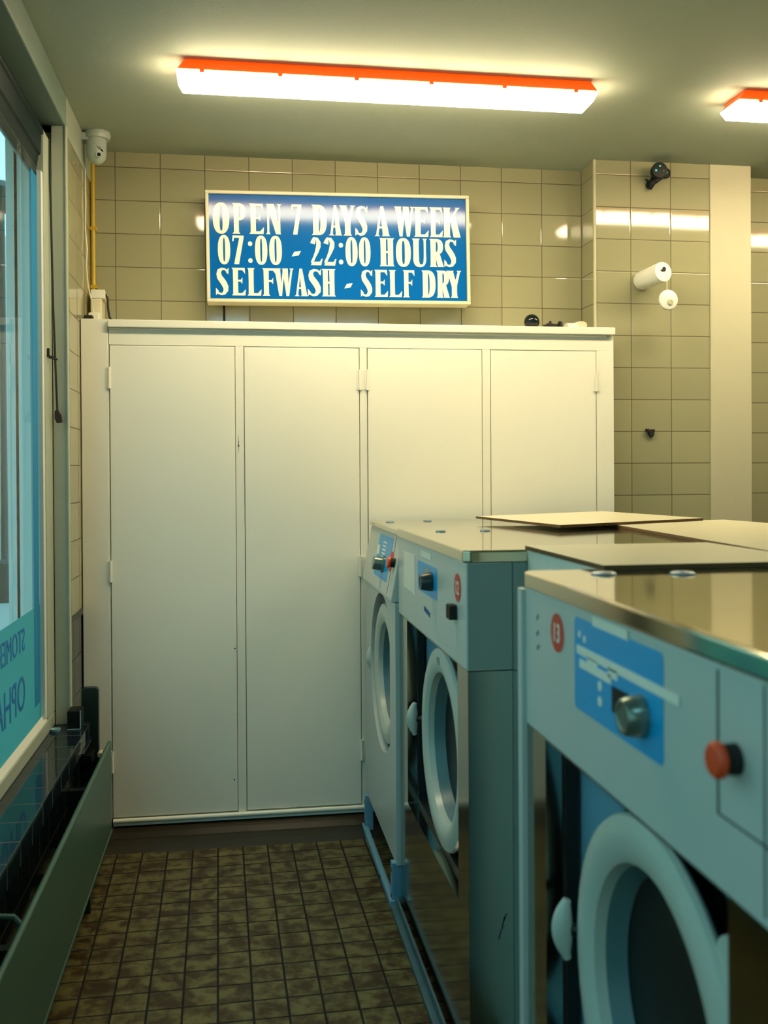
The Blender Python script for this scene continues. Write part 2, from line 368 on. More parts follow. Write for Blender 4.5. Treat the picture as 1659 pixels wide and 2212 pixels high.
D4 = ((-.521, -.0045, 'L'), (.036, .529, 'R'), (.567, 1.076, 'L'), (1.118, 1.605, 'R'))
for i, (a, c, side) in enumerate(D4):
    d = obj('door', bx(a, c, Y-(.004 if i in (0, 2) else .001), Y+.016, .086, 2.066), M['cream2'], cab, bevel=.002)
    hx = a-.002 if side == 'L' else c+.002
    for z in (.32, 1.12, 1.93):
        bm = tube(B(), [(hx, Y-.006, z-.045), (hx, Y-.006, z+.045)], .006, 10); box(bm, hx-.012, hx+.012, Y-.0055, Y, z-.042, z+.042)
        obj('hinge', bm, M['cream'], d)
    if i == 0:
        obj('screw_hole', lathe(B(), (-.012, Y-.004, .78), (0, -1, 0), [(0, .0035), (.0015, .003), (.0015, 0)], 10), M['blackm'], d)
        obj('screw_hole', lathe(B(), (-.018, Y-.004, .22), (0, -1, 0), [(0, .003), (.0015, .0025), (.0015, 0)], 10), M['blackm'], d)
bm = B(); prism(bm, [(.008, Y-.0006, 1.70), (.011, Y-.0006, 1.655), (.0105, Y-.0006, 1.61), (.0085, Y-.0006, 1.65)], (0, .0008, 0)); lathe(bm, (.0095, Y-.0006, 1.645), (0, -1, 0), [(0, .004), (.001, .003), (.001, 0)], 8)
obj('keyhole', bm, M['brown'], cab)

# things on the cupboard
t = thing('dummy_camera', 'shiny dark ball-shaped dummy camera lying on top of the cupboard', 'camera', (1.352, 4.36, 2.172))
obj('ball', lathe(B(), (1.352, 4.36, 2.217), (0, 0, 1), [(-.036*math.cos(PI*k/16), .036*math.sin(PI*k/16)) for k in range(17)], 24), M['glass_dark'], t, smooth=True)
obj('base', lathe(B(), (1.352, 4.36, 2.172), (0, 0, 1), [(0, 0), (0, .022), (.014, .018), (.014, 0)], 20), M['brown'], t)
t = thing('camera_bracket', 'small black jointed mounting bracket lying on the cupboard beside the dark ball', 'bracket', (1.46, 4.36, 2.172))
bm = B(); tube(bm, [(1.405, 4.36, 2.19), (1.43, 4.36, 2.205), (1.46, 4.36, 2.20), (1.485, 4.36, 2.203)], [.006, .009, .011, .006], 10)
tube(bm, [(1.41, 4.36, 2.172), (1.412, 4.36, 2.205)], .005, 8); tube(bm, [(1.442, 4.36, 2.195), (1.441, 4.36, 2.222)], .0055, 8); tube(bm, [(1.455, 4.36, 2.172), (1.46, 4.36, 2.20)], .006, 8)
obj('arm', bm, M['blackm'], t)
obj('foot_plate', lathe(B(), (1.482, 4.36, 2.197), (1, 0, 0), [(0, 0), (0, .025), (.010, .025), (.010, 0)], 20), M['blackm'], t)
t = thing('ceiling_rose', 'round cream mounting dish leaning on a short stub on top of the cupboard', 'dish', (1.565, 4.36, 2.172))
bm = lathe(B(), (1.578, 4.37, 2.188), (-.45, -.5, .75), [(0, 0), (0, .040), (.010, .046), (.013, .046), (.006, .036), (.006, 0)], 28); obj('dish', bm, M['signframe'], t, smooth=True)
obj('stub', tube(B(), [(1.512, 4.345, 2.193), (1.565, 4.36, 2.196)], .019, 18), M['cream'], t)

# corner behind the filler: sockets, pipe, cables
t = thing('yellow_pipe', 'thin yellow painted gas pipe running down the back left wall corner', 'pipe', (-.645, 4.52, 2.30))
obj('pipe', tube(B(), [(-.628, 4.532, 2.98), (-.628, 4.532, 2.19)], .010, 12), M['yellow'], t)
for z in (2.62, 2.36): obj('pipe_clip', bx(-.639, -.613, 4.522, 4.546, z, z+.015), M['yellow'], t)
t = thing('junction_box', 'upper cream junction box fixed on the wall in the left corner above the cupboard', 'junction box', (-.60, 4.47, 2.29), )
obj('housing', bx(-.622, -.565, 4.42, 4.518, 2.292, 2.332), M['signframe'], t, bevel=.004)
obj('lid', bx(-.624, -.563, 4.412, 4.422, 2.296, 2.334), M['whitep'], t, bevel=.003)
t = thing('power_adapter', 'lower cream plug adapter standing on the cupboard beneath the junction box', 'adapter', (-.60, 4.43, 2.176))
obj('casing', bx(-.622, -.575, 4.39, 4.50, 2.1765, 2.290), M['signframe'], t, bevel=.005)
obj('plug', bx(-.628, -.580, 4.36, 4.389, 2.1765, 2.226), M['cream'], t, bevel=.006)
tag(obj('black_cable', tube(B(), [(-.566, 4.45, 2.322), (-.556, 4.44, 2.30), (-.553, 4.43, 2.255), (-.545, 4.41, 2.215), (-.525, 4.38, 2.187), (-.49, 4.35, 2.177), (-.44, 4.33, 2.177)], .0045, 8), M['blackm'], smooth=True), 'thick black cable drooping from the junction box onto the cupboard', 'cable')
tag(obj('white_cable', tube(B(), [(-.636, 4.36, 2.95), (-.634, 4.36, 2.70), (-.637, 4.36, 2.58), (-.630, 4.36, 2.50), (-.635, 4.37, 2.42), (-.630, 4.385, 2.34), (-.620, 4.40, 2.29), (-.605, 4.385, 2.21)], .0028, 8), M['whitep'], smooth=True), 'thin white cable hanging loosely down the left wall corner', 'cable')
tag(obj('adapter_block', bx(-.636, -.602, 4.30, 4.345, 2.1765, 2.205), M['blackm'], bevel=.003), 'small black block lying at the left end of the cupboard top', 'block')
tag(obj('sign_cable', tube(B(), [(-.052, 4.535, 2.36), (-.05, 4.535, 2.176)], .005, 8), M['blackm']), 'short black cable coming down behind the blue sign', 'cable')

# ================================================================== SIGN
sg = thing('opening_hours_sign', 'blue light-box sign with white lettering and opening hours above the cupboard', 'sign', (.47, 4.50, 2.30))
SX0, SX1 = -.130, 1.073
SZ = lambda u, v: 0
def sgp(u, v, y=0.):  # u across 0..1, v up 0..1; the box hangs very slightly clockwise and leans forward at the top
    zb = 2.292+.011*u; zt = 2.789+.017*u
    return Vector((SX0+(SX1-SX0)*u + (.006*(1-v)), 4.432-.001*v + y, zb+(zt-zb)*v))
def sgbox(bm, u0, u1, v0, v1, y0, y1):
    c = [sgp(u, v, y0) for u, v in ((u0, v0), (u1, v0), (u1, v1), (u0, v1))]; e = [sgp(u, v, y1) for u, v in ((u0, v0), (u1, v0), (u1, v1), (u0, v1))]
    a = [bm.verts.new(p) for p in c]; b = [bm.verts.new(p) for p in e]
    bm.faces.new(a); bm.faces.new(b[::-1])
    for i in range(4): bm.faces.new((a[i], a[(i+1) % 4], b[(i+1) % 4], b[i]))
bm = B(); fu, fv = .0125, .030
sgbox(bm, 0, 1, 0, fv, -.012, .09); sgbox(bm, 0, 1, 1-fv, 1, -.012, .09); sgbox(bm, 0, fu, fv, 1-fv, -.012, .09); sgbox(bm, 1-fu, 1, fv, 1-fv, -.012, .09)
obj('frame', bm, M['signframe'], sg, bevel=.003)
bm = B(); sgbox(bm, fu*.8, 1-fu*.8, fv*.8, 1-fv*.8, 0, .08); obj('face_panel', bm, M['signblue'], sg)

# condensed flared-serif capitals built stroke by stroke
def glyph(ch, W, T=.22, n=.085):
    """list of convex polygons in a box W wide and 1 high"""
    P = []; e = .035; T = min(T, W*.42)
    def stem(x, y0=0., y1=1., t=T, lo=True, hi=True, el=e, er=e):
        a = .06
        L = []
        L += [(x-(el if lo else 0), y0), (x+.008, y0+a)]; L += [(x+.012, (y0+y1)/2), (x+.008, y1-a)]; L += [(x-(el if hi else 0), y1)]
        R = [(x+t+(er if hi else 0), y1), (x+t-.008, y1-a), (x+t-.012, (y0+y1)/2), (x+t-.008, y0+a), (x+t+(er if lo else 0), y0)]
        pl = L[::-1]; pr = R
        # split into quads row by row
        for k in range(4): P.append([L[k], L[k+1], R[3-k], R[4-k]])
    def strip(inn, out):
        for k in range(len(inn)-1): P.append([inn[k], inn[k+1], out[k+1], out[k]])
    def ell(cx, cy, rx, ry, a0, a1, p=2.5, N=22):
        r = []
        for i in range(N+1):
            a = math.radians(a0+(a1-a0)*i/N); c, s = math.cos(a), math.sin(a)
            r.append((cx+rx*math.copysign(abs(c)**(2/p), c), cy+ry*math.copysign(abs(s)**(2/p), s)))
        return r
    def bar(x0, x1, y0, y1): P.append([(x0, y0), (x1, y0), (x1, y1), (x0, y1)])
    def diag(xa, xb, t, y0=0., y1=1.): P.append([(xa, y0), (xa+t, y0), (xb+t, y1), (xb, y1)])
    if ch in 'O0': strip(ell(W/2, .5, W/2-T, .5-n, 0, 360, 3), ell(W/2, .5, W/2, .515, 0, 360, 2.4))
    elif ch == 'D': stem(.03); strip(ell(T, .5, W-2*T, .5-n, -90, 90, 2.6), ell(T, .5, W-T, .5, -90, 90, 2.6))
    elif ch in 'PR':
        stem(.03); strip(ell(T, .72, W-1.95*T, .28-n, -90, 90, 2.6), ell(T, .72, W-T-.01, .28, -90, 90, 2.6))
        if ch == 'R': P.append([(T*.9, .50), (T*1.7, .50), (W+.01, 0), (W-T*.95, 0)])
    elif ch in 'EFL':
        stem(.03)
        if ch in 'EF':
            bar(T, W-.03, 1-n, 1); P.append([(W-.10, 1-n), (W, .78), (W-.01, 1), (W-.10, 1)])
            bar(T, W*.72, .50, .565); P.append([(W*.60, .53), (W*.78, .42), (W*.80, .66), (W*.72, .60)])
        if ch in 'EL': bar(T, W-.02, 0, n); P.append([(W-.12, n*.9), (W-.12, 0), (W, 0), (W+.02, .23)])
    elif ch == 'N': stem(.02, t=.085); stem(W-.10, t=.085, lo=False); P.append([(.02, 1), (T+.05, 1), (W-.01, 0), (W-T*.85, 0)])
    elif ch == 'H': stem(.02, t=T); stem(W-T-.02, t=T); bar(T, W-T, .47, .54)
    elif ch == 'U':
        stem(.02, .28, 1, lo=False, t=T); stem(W-.12, .28, 1, lo=False, t=.10)
        strip(ell(T+(W-T-.11)/2, .30, (W-T-.13)/2, .22, 180, 360, 2.4), ell(W/2, .30, W/2-.025, .315, 180, 360, 2.4))
    elif ch == 'A':
        P.append([(W*.40, 1), (W*.62, 1), (W+.01, 0), (W-T*1.05, 0)]); P.append([(W*.40, 1), (W*.52, 1), (.11, 0), (.03, 0)]); bar(W*.20, W*.72, .26, .325)
        P.append([(-.02, 0), (.17, 0), (.13, .04), (.03, .04)]); P.append([(W-T*1.25, 0), (W+.04, 0), (W, .04), (W-T, .04)])
    elif ch == 'Y':
        stem(W/2-T/2+.01, 0, .5, hi=False); P.append([(.0, 1), (T, 1), (W/2+T/2, .46), (W/2-T/2+.01, .46)]); P.append([(W-.11, 1), (W-.02, 1), (W/2+T/2, .44), (W/2, .44)])
        P.append([(-.03, 1), (T+.04, 1), (T, .96), (.01, .96)]); P.append([(W-.16, 1), (W+.02, 1), (W-.02, .96), (W-.12, .96)])
    elif ch == 'W':
        t2 = T*.92; a = W*.31; b_ = W*.70
        P.append([(0, 1), (t2, 1), (a+.05, 0), (a-.05, 0)]); P.append([(W*.46, 1), (W*.54, 1), (a+.05, 0), (a-.03, 0)])
        P.append([(W*.42, 1), (W*.42+t2, 1), (b_+.05, 0), (b_-.05, 0)]); P.append([(W-.08, 1), (W-.01, 1), (b_+.05, 0), (b_-.03, 0)])
        P.append([(-.03, 1), (t2+.03, 1), (t2, .96), (.0, .96)]); P.append([(W-.13, 1), (W+.03, 1), (W, .96), (W-.10, .96)])
    elif ch == 'K':
        stem(.02); P.append([(T*.9, .42), (T*.9, .54), (W-.10, 1), (W-.01, 1)]); P.append([(T*1.15, .56), (T*1.9, .72), (W+.03, 0), (W-T*.95, 0)]); P.append([(W-.17, 1), (W+.02, 1), (W-.02, .96), (W-.12, .96)])
    elif ch == '7':
        P.append([(.02, 1), (W, 1), (W, .92), (.04, .92)]); P.append([(.02, 1), (.08, 1), (.05, .80), (.0, .80)]); P.append([(W-.08, .93), (W, .93), (T*1.35, 0), (.08, 0)]); P.append([(W*.62, .93), (W-.04, .93), (T*1.2, 0), (T*.35, 0)])
    elif ch == '-': P.append([(.0, .30), (W-.08, .34), (W, .50), (.09, .46)])
    elif ch == ':':
        for y in (.13, .72): P.append([(W/2+W*.46*math.cos(a*PI/6), y+.085*math.sin(a*PI/6)) for a in range(12)])
    elif ch == 'S':
        th = T*.50
        cl = [(W-.06, .86, .03), (W*.70, .945, .035), (W*.48, .955, .045), (W*.28, .89, .075), (W*.235, .77, th*.85), (W*.30, .65, th), (W*.46, .545, th*1.05), (W*.62, .43, th*1.05), (W*.74, .30, th), (W*.75, .18, th*.85), (W*.60, .07, .06), (W*.42, .04, .04), (W*.22, .07, .035), (W*.06, .18, .03)]
        A = []; C = []
        for k in range(len(cl)):
            x, y, r = cl[k]; x2, y2, _ = cl[min(k+1, len(cl)-1)]; x1, y1, _ = cl[max(k-1, 0)]
            dx, dy = x2-x1, y2-y1; q = math.hypot(dx, dy); nx, ny = -dy/q, dx/q; A.append((x+nx*r, y+ny*r)); C.append((x-nx*r, y-ny*r))
        strip(A, C); P.append([(W-.10, .82), (W-.02, .76), (W-.01, 1.0), (W-.07, .93)]); P.append([(.0, .0), (.06, .06), (.10, .16), (.0, .27)])
    elif ch == '2':
        th = T*.47
        cl = [(.09, .76, .085), (.12, .86, .075), (W*.35, .95, .045), (W*.58, .93, .06), (W*.74, .80, th*.95), (W*.72, .66, th), (W*.56, .46, th*.75), (W*.36, .28, th*.55), (W*.18, .12, .05), (.10, .05, .05)]
        A = []; C = []
        for k in range(len(cl)):
            x, y, r = cl[k]; x2, y2, _ = cl[min(k+1, len(cl)-1)]; x1, y1, _ = cl[max(k-1, 0)]
            dx, dy = x2-x1, y2-y1; q = math.hypot(dx, dy); nx, ny = -dy/q, dx/q; A.append((x+nx*r, y+ny*r)); C.append((x-nx*r, y-ny*r))
        strip(A, C); P.append([(.02, 0), (W-.02, 0), (W, .13), (.10, .12)]); P.append([(W-.10, .05), (W-.02, 0), (W+.03, .24), (W-.02, .22)])
    return P
rows = [
 ([('O',108,200),('P',218,292),('E',312,390),('N',407,490),('7',548,607),('D',665,750),('A',764,832),('Y',826,912),('S',914,988),('A',1028,1110),('W',1146,1256),('E',1258,1340),('E',1350,1424),('K',1430,1527)], .617, .890),
 ([('0',133,202),('7',213,278),(':',300,327),('0',340,410),('0',420,492),('-',547,600),('2',652,718),('2',728,797),(':',815,843),('0',855,925),('0',932,1000),('H',1054,1137),('O',1148,1236),('U',1246,1330),('R',1346,1428),('S',1433,1507)], .343, .600),
 ([('S',118,192),('E',208,282),('L',295,370),('F',380,455),('W',448,552),('A',562,630),('S',635,714),('H',718,793),('-',845,893),('S',940,1010),('E',1020,1095),('L',1105,1178),('F',1187,1255),('D',1297,1378),('R',1385,1460),('Y',1448,1530)], .062, .310)]
for row, v0, v1 in rows:
    bm = B(); HH = (v1-v0)*.497; WW = SX1-SX0
    for ch, a, c in row:
        u0 = (a-68)/(1584-68); u1 = (c-68)/(1584-68); W = (u1-u0)*WW/HH
        for gi, poly in enumerate(glyph(ch, W)):
            pts = [sgp(u0+x*HH/WW, v0+y*(v1-v0), -.0022-.00004*gi) for x, y in poly]
            ar = sum(poly[i][0]*poly[(i+1) % len(poly)][1]-poly[(i+1) % len(poly)][0]*poly[i][1] for i in range(len(poly)))
            if abs(ar) < 1e-7: continue
            try: prism(bm, pts, (0, .003, 0))
            except ValueError: pass
    obj('lettering', bm, M['signwhite'], sg)

# ================================================================== CEILING LAMPS
def lamp(x0, x1, yc, label, grp=None, dm='diff'):
    t = thing('batten_light', label, 'ceiling light', ((x0+x1)/2, yc, ZC-.035), grp)
    tp = .028
    def sec(x, hw, z): return [(x, yc-hw, z), (x, yc+hw, z)]
    def loft(bm, a, b):  # a, b: (x0,x1,hw,z)
        va = [bm.verts.new(p) for p in ((a[0], yc-a[2], a[3]), (a[1], yc-a[2], a[3]), (a[1], yc+a[2], a[3]), (a[0], yc+a[2], a[3]))]
        vb = [bm.verts.new(p) for p in ((b[0], yc-b[2], b[3]), (b[1], yc-b[2], b[3]), (b[1], yc+b[2], b[3]), (b[0], yc+b[2], b[3]))]
        bm.faces.new(va); bm.faces.new(vb[::-1])
        for i in range(4): bm.faces.new((va[i], va[(i+1) % 4], vb[(i+1) % 4], vb[i]))
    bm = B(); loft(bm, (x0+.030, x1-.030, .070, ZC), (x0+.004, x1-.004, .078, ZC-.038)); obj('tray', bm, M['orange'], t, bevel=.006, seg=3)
    bm = B(); loft(bm, (x0, x1, .075, ZC-.0385), (x0+.018, x1-.018, .060, ZC-.074)); obj('diffuser', bm, M[dm], t, bevel=.004, seg=3)
    for k in range(6):
        x = x0+.09+(x1-x0-.18)*k/5
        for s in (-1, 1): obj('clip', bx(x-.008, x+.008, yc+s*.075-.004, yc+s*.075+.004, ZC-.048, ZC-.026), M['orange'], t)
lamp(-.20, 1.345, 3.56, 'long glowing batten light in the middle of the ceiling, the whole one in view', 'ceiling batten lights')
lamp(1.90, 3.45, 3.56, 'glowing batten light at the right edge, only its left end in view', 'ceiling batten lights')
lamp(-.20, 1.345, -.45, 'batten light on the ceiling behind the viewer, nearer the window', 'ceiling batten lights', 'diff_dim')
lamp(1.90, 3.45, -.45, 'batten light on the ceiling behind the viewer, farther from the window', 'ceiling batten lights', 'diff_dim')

# ================================================================== CAMERAS AND WALL ITEMS
t = thing('dome_camera', 'white motorised dome camera under the ceiling in the left corner', 'camera', (-.585, 4.30, 2.90))
bm = B(); lathe(bm, (-.575, 4.30, ZC), (0, 0, -1), [(0, 0), (0, .052), (.012, .055), (.030, .050), (.034, 0)], 28); box(bm, XL+.004, -.58, 4.27, 4.33, ZC-.04, ZC-.01)
obj('mount', bm, M['camwhite'], t, smooth=True)
pr = [(0, 0), (0, .040), (.03, .042), (.075, .042)]+[(.075+.042*math.sin(a*PI/16), .042*math.cos(a*PI/16)) for a in range(1, 9)]
pr[-1] = (pr[-1][0], 0)
obj('housing', lathe(B(), (-.58, 4.30, ZC-.018), (0, 0, -1), pr, 28), M['camwhite'], t, smooth=True)
bm = B(); prism(bm, [(-.585, 4.2605, 2.906), (-.562, 4.2605, 2.898), (-.548, 4.270, 2.888), (-.548, 4.270, 2.895), (-.560, 4.2605, 2.907), (-.575, 4.2580, 2.912)], (0, .012, 0)); obj('lens_slot', bm, M['black'], t)
bm = lathe(B(), (-.566, 4.263, 2.876), (.35, -1, -.2), [(0, .0), (0, .013), (.006, .012), (.006, .009), (.002, .008), (.002, 0)], 20); obj('lens_ring', bm, M['camwhite'], t)
obj('lens', lathe(B(), (-.566, 4.263, 2.876), (.35, -1, -.2), [(.0025, .0075), (.005, .004), (.0055, 0)], 16), M['glass_dark'], t)

t = thing('bullet_camera', 'small black round camera with three pale lights at the top of the tiled column', 'camera', (1.94, 4.33, 2.88))
obj('head', lathe(B(), (1.951, 4.34, 2.920), (-.12, -1, -.05), [(0, 0), (0, .022), (.02, .034), (.055, .037), (.060, .034), (.062, 0)], 28), M['black'], t, smooth=True)
for dx, dz in ((0, .016), (-.018, -.004), (.018, -.004)): obj('light_emitting_diode', lathe(B(), (1.944+dx, 4.281, 2.918+dz), (-.12, -1, -.05), [(0, 0), (0, .0055), (.003, .004), (.004, 0)], 12), M['led'], t)
bm = tube(B(), [(1.945, 4.345, 2.90), (1.93, 4.345, 2.868), (1.925, 4.35, 2.845)], [.014, .016, .008], 12); tube(bm, [(1.905, 4.35, 2.893), (1.935, 4.35, 2.865), (1.965, 4.35, 2.885)], [.004, .012, .004], 10); lathe(bm, (1.93, 4.35, 2.87), (0, 1, 0), [(0, 0), (0, .018), (.018, .018), (.018, 0)], 14)
obj('bracket', bm, M['black'], t, smooth=True)
ring = [(2.002+.022*math.cos(a*PI/10), 4.35, 2.925+.022*math.sin(a*PI/10)) for a in range(21)]
obj('cable_loop', tube(B(), ring+[(1.985, 4.35, 2.90), (1.96, 4.35, 2.88), (1.94, 4.35, 2.875)], .0042, 8), M['black'], t, smooth=True)

t = thing('wall_spool', 'white cylindrical holder sticking out of the tiled column', 'holder', (1.90, 4.30, 2.43))
ax = Vector((1.922-1.885, 4.20-4.368, 2.430-2.418)); La = ax.length
obj('body', lathe(B(), (1.885, 4.368, 2.418), ax, [(0, 0), (0, .040), (.01, .043), (La-.004, .046), (La, .044), (La, 0)], 36), M['whitep'], t, smooth=True)
obj('keyhole', lathe(B(), Vector((1.885, 4.368, 2.418))+ax*1.002+Vector((.003, 0, .012)), ax, [(0, 0), (0, .010), (.002, .010), (.002, 0)], 16), M['blackm'], t)
obj('slot', bx(1.908, 1.93, 4.193, 4.199, 2.434, 2.438), M['blackm'], t)
t = thing('hanging_disc', 'round white disc dangling on a thin string below the white holder', 'disc', (1.945, 4.19, 2.30))
obj('disc', lathe(B(), (1.939, 4.19, 2.300), (.05, -1, 0), [(0, 0), (0, .046), (.003, .0465), (.007, .045), (.009, .042), (.009, 0)], 36), M['whitep'], t, smooth=True)
obj('centre_knob', lathe(B(), (1.946, 4.182, 2.290), (.05, -1, 0), [(0, 0), (0, .014), (.006, .013), (.007, .007), (.004, .006), (.004, 0)], 20), M['plaster'], t)
obj('string', tube(B(), [(1.934, 4.19, 2.335), (1.933, 4.187, 2.385), (1.932, 4.19, 2.41)], .0016, 6), M['signframe'], t)
t = thing('wall_hook', 'small dark metal clip fixed halfway up the tiled column', 'hook', (1.93, 4.36, 1.70))
bm = B(); prism(bm, [(1.912, 4.352, 1.722), (1.948, 4.352, 1.722), (1.942, 4.352, 1.690), (1.930, 4.352, 1.682), (1.918, 4.352, 1.698)], (0, .016, 0)); obj('plate', bm, M['blackm'], t, bevel=.002)
obj('tab', bx(1.905, 1.915, 4.348, 4.368, 1.712, 1.724), M['blackm'], t)

# pull cord with weight and hook by the window
t = thing('pull_cord', 'dark pull cord hanging beside the window frame', 'cord', (-.68, 3.85, 1.72))
obj('cord', tube(B(), [(-.694, 3.858, 2.80), (-.689, 3.85, 2.60), (-.683, 3.85, 2.2), (-.676, 3.85, 1.95), (-.670, 3.85, 1.765)], .0042, 8), M['dark_panel'], t)
bm = B(); prism(bm, [(-.680, 3.845, 1.768), (-.668, 3.845, 1.775), (-.655, 3.845, 1.752), (-.652, 3.845, 1.725), (-.672, 3.845, 1.722), (-.680, 3.845, 1.74)], (0, .014, 0)); obj('weight', bm, M['brown'], t, bevel=.002)
t = thing('cord_hook', 'small black bent hook screwed to the window frame behind the cord', 'hook', (-.69, 3.80, 1.97))
bm = tube(B(), [(-.697, 3.80, 1.985), (-.690, 3.80, 1.972), (-.689, 3.81, 1.965), (-.668, 3.84, 1.963)], .004, 8); tube(bm, [(-.690, 3.79, 1.998), (-.690, 3.79, 1.965)], .0045, 8); tube(bm, [(-.69, 3.79, 1.968), (-.672, 3.80, 1.968)], .0035, 8)
obj('hook', bm, M['blackm'], t)

# on and under the sill
t = thing('glass_ashtray', 'small clear round dish at the far end of the dark tiled sill', 'dish', (-.678, 3.79, .567))
obj('bowl', lathe(B(), (-.676, 3.79, .5675), (0, 0, 1), [(0, 0), (0, .017), (.010, .019), (.010, .015), (.004, .012), (.004, 0)], 24), M['clear'], t, smooth=True)
t = thing('sill_box', 'black box with a thin pale rim standing on the sill end', 'box', (-.61, 3.88, .567))
bm = B(); box(bm, -.636, -.585, 3.80, 3.88, .5675, .638); obj('box_body', bm, M['black'], t, bevel=.004)
bm = B(); box(bm, -.589, -.585, 3.795, 3.80, .568, .638); box(bm, -.636, -.585, 3.795, 3.80, .5677, .571); obj('rim', bm, M['clear'], t, bevel=.0008)
t = thing('dark_end_panel', 'tall dark upright panel with rounded top between sill and radiator', 'panel', (-.575, 3.96, 0))
bm = B(); poly = rrect(-.606, -.541, .02, .693, .016, 5, (1, 1, 0, 0)); prism(bm, [(x, 3.945, z) for x, z in poly], (0, .03, 0)); obj('panel', bm, M['dark_panel'], t, bevel=.003)
for z in (.30, .42): obj('bracket', bx(-.600, -.555, 3.86, 3.945, z, z+.03), M['black'], t, bevel=.002)

# radiator
t = thing('radiator', 'long low green-grey panel radiator along the window side of the floor', 'radiator', (-.52, 2.6, 0))
RY0, RY1 = .3, 4.0
obj('front_panel', bx(-.512, -.500, RY0, RY1, .108, .462), M['rad'], t, bevel=.005, seg=3)
bm = tube(B(), [(-.506, RY0+.01, .460), (-.506, RY1-.005, .460)], .0085, 10); tube(bm, [(-.504, RY0+.01, .112), (-.504, RY1-.005, .112)], .0075, 10)
obj('rolled_edge', bm, M['rad'], t, smooth=True)
for y in (1.0, 2.42, 3.6): obj('wall_bracket', bx(-.600, -.512, y, y+.03, .20, .40), M['dark_panel'], t)
bm = lathe(B(), (-.530, 3.93, .44), (0, -1, 0), [(0, 0), (0, .012), (.03, .012), (.035, .009), (.035, 0)], 16); lathe(bm, (-.530, 3.93, .28), (0, 0, 1), [(0, .010), (.16, .010)], 12)
obj('valve', bm, M['plaster'], t, smooth=True)
bm = tube(B(), [(-.599, 2.42, .485), (-.53, 2.42, .478), (-.512, 2.42, .455)], .007, 8); obj('bleed_pipe', bm, M['rad'], t, smooth=True)
for y in (1.1, 3.5): obj('foot', box(bx(-.545, -.513, y, y+.03, 0, .12), -.545, -.513, y, y+.03, .12, .14), M['dark_panel'], t)

# ================================================================== WASHING MACHINES
ZT = 1.335
def digits_13(bm, y, z, x, txt, h):
    pass
def badge(parent, x, yc, zc, r, num):
    b = obj('number_badge', lathe(B(), (x, yc, zc), (-1, 0, 0), [(0, 0), (0, r), (.001, r), (.001, 0)], 40), M['badge'], parent, label='red round number badge')
    text_mesh('numeral', num, r*1.35, M['sticker'], b, (x-.0014, yc+r*.66, zc-r*.46), (0, -1, 0), (0, 0, 1), ext=.0003, sx=.88, font_bold=.0006)
def knob(parent, x, yc, zc, r, L, m, name='dial'):
    bm = lathe(B(), (x, yc, zc), (-1, 0, 0), [(0, 0), (0, r*1.0), (L*.3, r*1.0), (L*.9, r*.86), (L, r*.78), (L*1.0, r*.62), (L*.94, r*.55), (L*.94, 0)], 32)
    return obj(name, bm, m, parent, smooth=True)
def top_slab(t, y0, y1, x0, x1, z0, z1):
    bm = B(); prism(bm, [(x, y, z0) for x, y in rrect(x0, x1, y0, y1, .022, 5)], (0, 0, z1-z0))
    return obj('steel_top', bm, M['top'], t, bevel=.005, seg=3, label='shiny stainless steel top')
def door(t, X, yc, zc, R, r, clipy=None, hy=None, handle=None):
    d = obj('door', lathe(B(), (X, yc, zc), (-1, 0, 0), [(-.014, R-.003), (-.008, R), (0, R-.004), (.006, R-.020), (.008, (R+r)/2), (.004, r+.012), (-.004, r), (-.02, r-.004), (-.045, r-.012), (-.045, r+.004), (-.014, r+.010), (-.014, R-.003)], 72), M['door_ring'], t, smooth=True, label='pale grey round porthole door ring')
    obj('inner_rim', lathe(B(), (X, yc, zc), (-1, 0, 0), [(-.022, r-.006), (-.05, r-.016), (-.085, r-.030), (-.10, r-.034), (-.10, r+.0), (-.03, r+.002)], 64, close=True), M['ringin'], d, smooth=True)
    obj('door_glass', lathe(B(), (X, yc, zc), (-1, 0, 0), [(-.055, r-.020), (-.07, r-.05), (-.10, r-.075), (-.15, r-.10), (-.17, r*.3), (-.172, 0), (-.19, 0), (-.19, r-.03), (-.10, r-.03)], 64), M['glass_dark'], d, smooth=True)
    obj('glass_trim', lathe(B(), (X, yc, zc), (-1, 0, 0), [(-.074, r-.052), (-.071, r-.056), (-.078, r-.060), (-.081, r-.055)], 64, close=True), M['steelside'], d, smooth=True)
    return d
def handle(d, x, y, z, s=1., zlen=.052):
    """teardrop grip standing off the ring on a black stem"""
    bm = B(); A = []
    for k in range(13):
        a = k/12; zz = z+zlen-2*zlen*a; out = math.sin(PI*min(1, a*1.02))**.8
        A.append((zz, out))
    for i in range(len(A)-1): pass
    pts = [(x-.006-.009*o_, y+.002*o_, zz) for zz, o_ in A]
    rs = [.005+.0135*max(o_, .15) for zz, o_ in A]
    tube(bm, pts, rs, 14)
    h = obj('door_handle', bm, M['door_ring'], d, smooth=True)
    obj('handle_stem', tube(B(), [(x-.004, y, z), (x+.014, y-.008, z), (x+.03, y-.035*s, z)], [.011, .012, .013], 12), M['gasket'], d, smooth=True)

